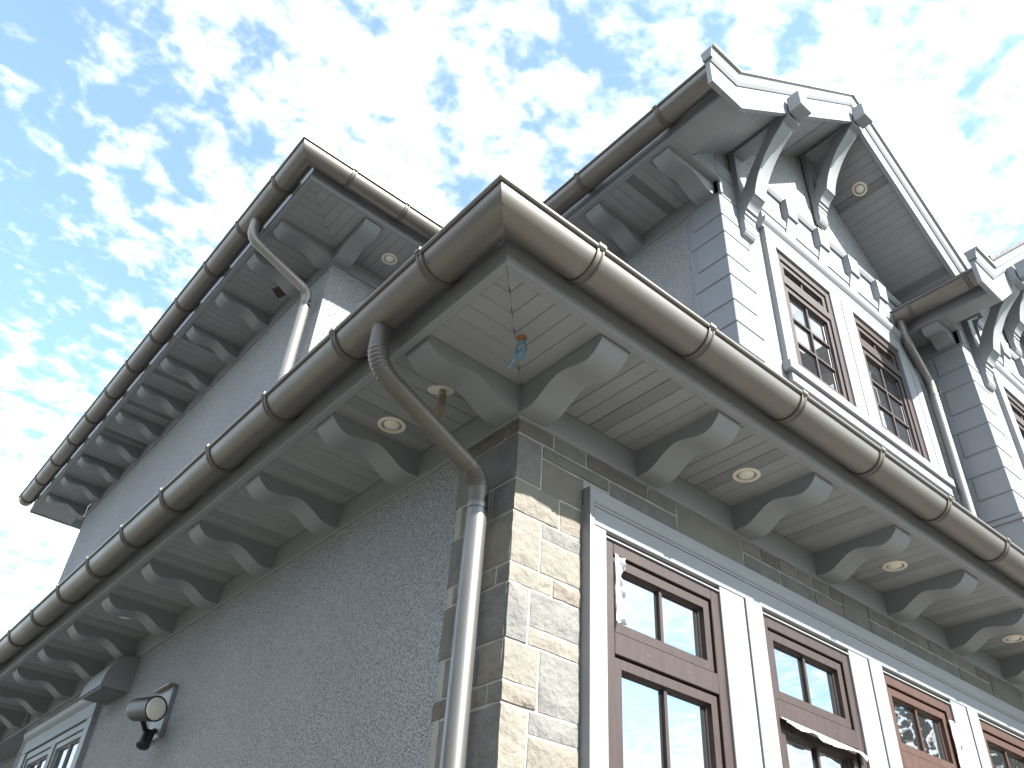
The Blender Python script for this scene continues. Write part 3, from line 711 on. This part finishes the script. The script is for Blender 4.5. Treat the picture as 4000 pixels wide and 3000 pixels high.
zrb = 3.342 + SLOPE * (RX - 1.487); nx_ = Vector((-SLOPE, 0, -1)).normalized()
downlight((4.185, -.295, zrb + .045 - SLOPE * (4.185 - RX)), nx_, 'cream recessed light in the sloping soffit of the nearer gable')

# cut-out left open in the upper side soffit
MB().poly([(-.19, 3.93, ZU + H - .0012), (-.14, 3.80, ZU + H - .0012), (-.03, 3.88, ZU + H - .0012), (-.075, 4.01, ZU + H - .0012)], [(0, 1, 2, 3)]).build('soffit_cutout', M['wood_dark'], house)
# floodlight on the side wall
FLo = thing('floodlight', (0.0, 3.95, -.65), 'dark bronze floodlight with round lens on the stucco side wall', 'floodlight')
MB().box(-.012, SR + .002, 3.80, 4.08, -.86, -.50).build('back_plate', M['hood'], FLo, bevel=.004)
MB().box(-.05, SR, 3.79, 4.10, -.498, -.488).build('drip_cap', M['beige'], FLo)
hc = Vector((-.15, 3.60, -.735)); ax = Vector((.22, -.96, -.10)).normalized()
hd = MB().lathe(hc, ax, [(-.27, .0005), (-.27, .066), (-.24, .076), (-.02, .082), (.004, .085), (.004, .076)], 32).build('lamp_head', M['black'], FLo, smooth=35)
MB().lathe(hc, ax, [(0, .076), (.006, .07), (.010, .045), (.012, .001)], 32).build('lens', M['lens'], hd, smooth=60)
MB().tube([hc - ax * .14 + Vector((0, 0, -.06)), (-.09, 3.82, -.86), (-.02, 3.90, -.80)], .018, 12).build('arm', M['black'], FLo, smooth=50)
MB().lathe((-.10, 3.78, -.90), (-.25, -.35, -.9), [(-.06, .001), (-.06, .04), (.05, .046), (.06, .03), (.062, .001)], 20).build('motion_sensor', M['black'], FLo, smooth=35)

# vent hood under the side eave
VH = thing('vent_hood', (0, 5.2, -.2), 'grey wall vent hood under the side eave, left of the floodlight', 'vent')
pr = [(-.02, -.02), (.05, -.02), (.10, -.035), (.15, -.075), (.185, -.13), (.21, -.20), (.225, -.30), (.21, -.305), (-.02, -.305)]
MB(T_left).loft([[(4.97, v, z) for v, z in pr], [(5.50, v, z) for v, z in pr]]).build('hood', M['hood'], VH, smooth=30)
MB(T_left).box(4.99, 5.48, .0, .205, -.315, -.306).build('grille', M['vent'], VH)

# camera mount without its camera
MT = thing('mounting_bracket', (-.268, .30, H), 'empty beige camera mount on an oval plate in the side soffit', 'bracket')
pl_ = MB(); ring = []
for z in (H + .002, H - .006): ring.append([(-.270 + (.074 if 1 else 0) * math.cos(a) * (.8 + .0 * math.sin(a)), .300 + .048 * math.sin(a) - .35 * .074 * math.cos(a), z) for a in [2 * math.pi * i / 28 for i in range(28)]])
pl_.loft(ring).build('plate', M['plate'], MT, bevel=.002)
MB().lathe((-.262, .296, H - .006), (0, 0, -1), [(0, .001), (0, .019), (.022, .019), (.026, .015), (.026, .001)], 18).build('collar', M['beige'], MT, smooth=35)
MB().tube([(-.262, .296, H - .03), (-.264, .293, H - .05)], .012, 12).build('ball_joint', M['beige'], MT, smooth=50)
MB().tube([(-.258, .297, H - .048), (-.266, .286, H - .112)], .019, 14).build('arm', M['beige'], MT, smooth=40)
b = MB().box(-.288, -.252, .262, .298, H - .172, H - .114); b.box(-.291, -.287, .262, .298, H - .205, H - .130); b.build('shoe', M['beige'], MT, bevel=.003)

# loose blue cable in the corner soffit
CB = thing('cable', (-.239, -.283, H), 'knotted blue cable hanging from a hole in the corner soffit', 'cable')
MB().lathe((-.239, -.283, H - .0008), DN_, [(0, .026), (.0012, .024), (.0016, .001)], 20).build('cut_hole', M['orange'], CB)
cp = []
base = Vector((-.239, -.283, H)); side = RT.normalized(); 
def cpt(a, z, d=0): return base + side * a + Vector((0, 0, z)) + Vector((-.6, -.7, 0)).normalized() * d
loop = [(.012, -.0, 0), (.016, -.03, .005), (-.01, -.06, .02), (-.022, -.10, .03), (-.012, -.135, .03), (.012, -.140, .025), (.024, -.105, .02), (.022, -.06, .02), (.006, -.035, .03), (-.012, -.06, .03), (-.016, -.105, .02), (-.004, -.138, .02), (.016, -.12, .03), (.014, -.10, .035), (-.012, -.115, .03), (-.028, -.15, .03), (-.04, -.185, .03), (-.052, -.205, .03)]
pts = [cpt(*q) for q in loop]; dense = []
for i in range(len(pts) - 1):
    p0, p1, p2, p3 = pts[max(i - 1, 0)], pts[i], pts[i + 1], pts[min(i + 2, len(pts) - 1)]
    for t in [k / 6 for k in range(6)]:
        dense.append(.5 * ((2 * p1) + (p2 - p0) * t + (2 * p0 - 5 * p1 + 4 * p2 - p3) * t * t + (3 * p1 - p0 - 3 * p2 + p3) * t ** 3))
dense.append(pts[-1])
MB().tube(dense, .0036, 8).build('wire', M['blue'], CB, smooth=60)

# peeling protective film on three window frames
def film(P0, U, V, nu, nv, amp, label, seed, fold=.02, ragged=.25):
    r = random.Random(seed); P0, U, V = Vector(P0), Vector(U), Vector(V); N = U.cross(V).normalized()
    if N.y > 0: N = -N
    pts = []; ph = [r.uniform(0, 6) for _ in range(6)]
    for i in range(nu + 1):
        for j in range(nv + 1):
            s, t = i / nu, j / nv
            wv = (1 - ragged) + ragged * (math.sin(s * 9 + ph[0]) * .5 + math.sin(s * 23 + ph[1]) * .3 + r.uniform(-.15, .15))
            p = P0 + U * s + V * (t * wv)
            off = t * fold + amp * t * (math.sin(s * 14 + t * 5 + ph[2]) + .6 * math.sin(s * 31 + ph[3] - t * 7)) + r.uniform(-.3, .3) * amp * t
            pts.append(tuple(p + N * (off + .004)))
    k = nv + 1
    fs = [(i * k + j, (i + 1) * k + j, (i + 1) * k + j + 1, i * k + j + 1) for i in range(nu) for j in range(nv)]
    o = MB().poly(pts, fs).build('protective_film', M['film'], None, smooth=50)
    md = o.modifiers.new('thick', 'SOLIDIFY'); md.thickness = .0015
    return tag(o, label, 'film', 'peeling protective films')
a, b = WX[0]
film((a + .068, -.014, -.505), (0, 0, -.34), (.042, 0, -.03), 30, 7, .013, 'crumpled white film on the left edge of the casement by the stone corner', 3, .025)
a, b = WX[1]
film((a + .07, -.016, -.985), (b - a - .10, 0, -.02), (.0, -.004, -.062), 34, 6, .010, 'torn white film hanging over the lower sash of the second ground-floor window', 5, .03)
a, b = WX[2]
film((b - .075, -.016, -.56), (.0, 0, -.40), (.055, 0, -.02), 26, 6, .012, 'dangling white film on the right edge of the third ground-floor window', 9, .03)

# dry leaf stuck to the side soffit
lf = MB().poly([(-.345, 4.690, H - .004), (-.30, 4.684, H - .012), (-.226, 4.657, H - .005), (-.285, 4.664, H - .003)], [(0, 1, 2, 3)]).build('dry_leaf', M['lens'], None)
lf.modifiers.new('thick', 'SOLIDIFY').thickness = .001
tag(lf, 'pale dry leaf stuck under the side soffit between two brackets', 'leaf')
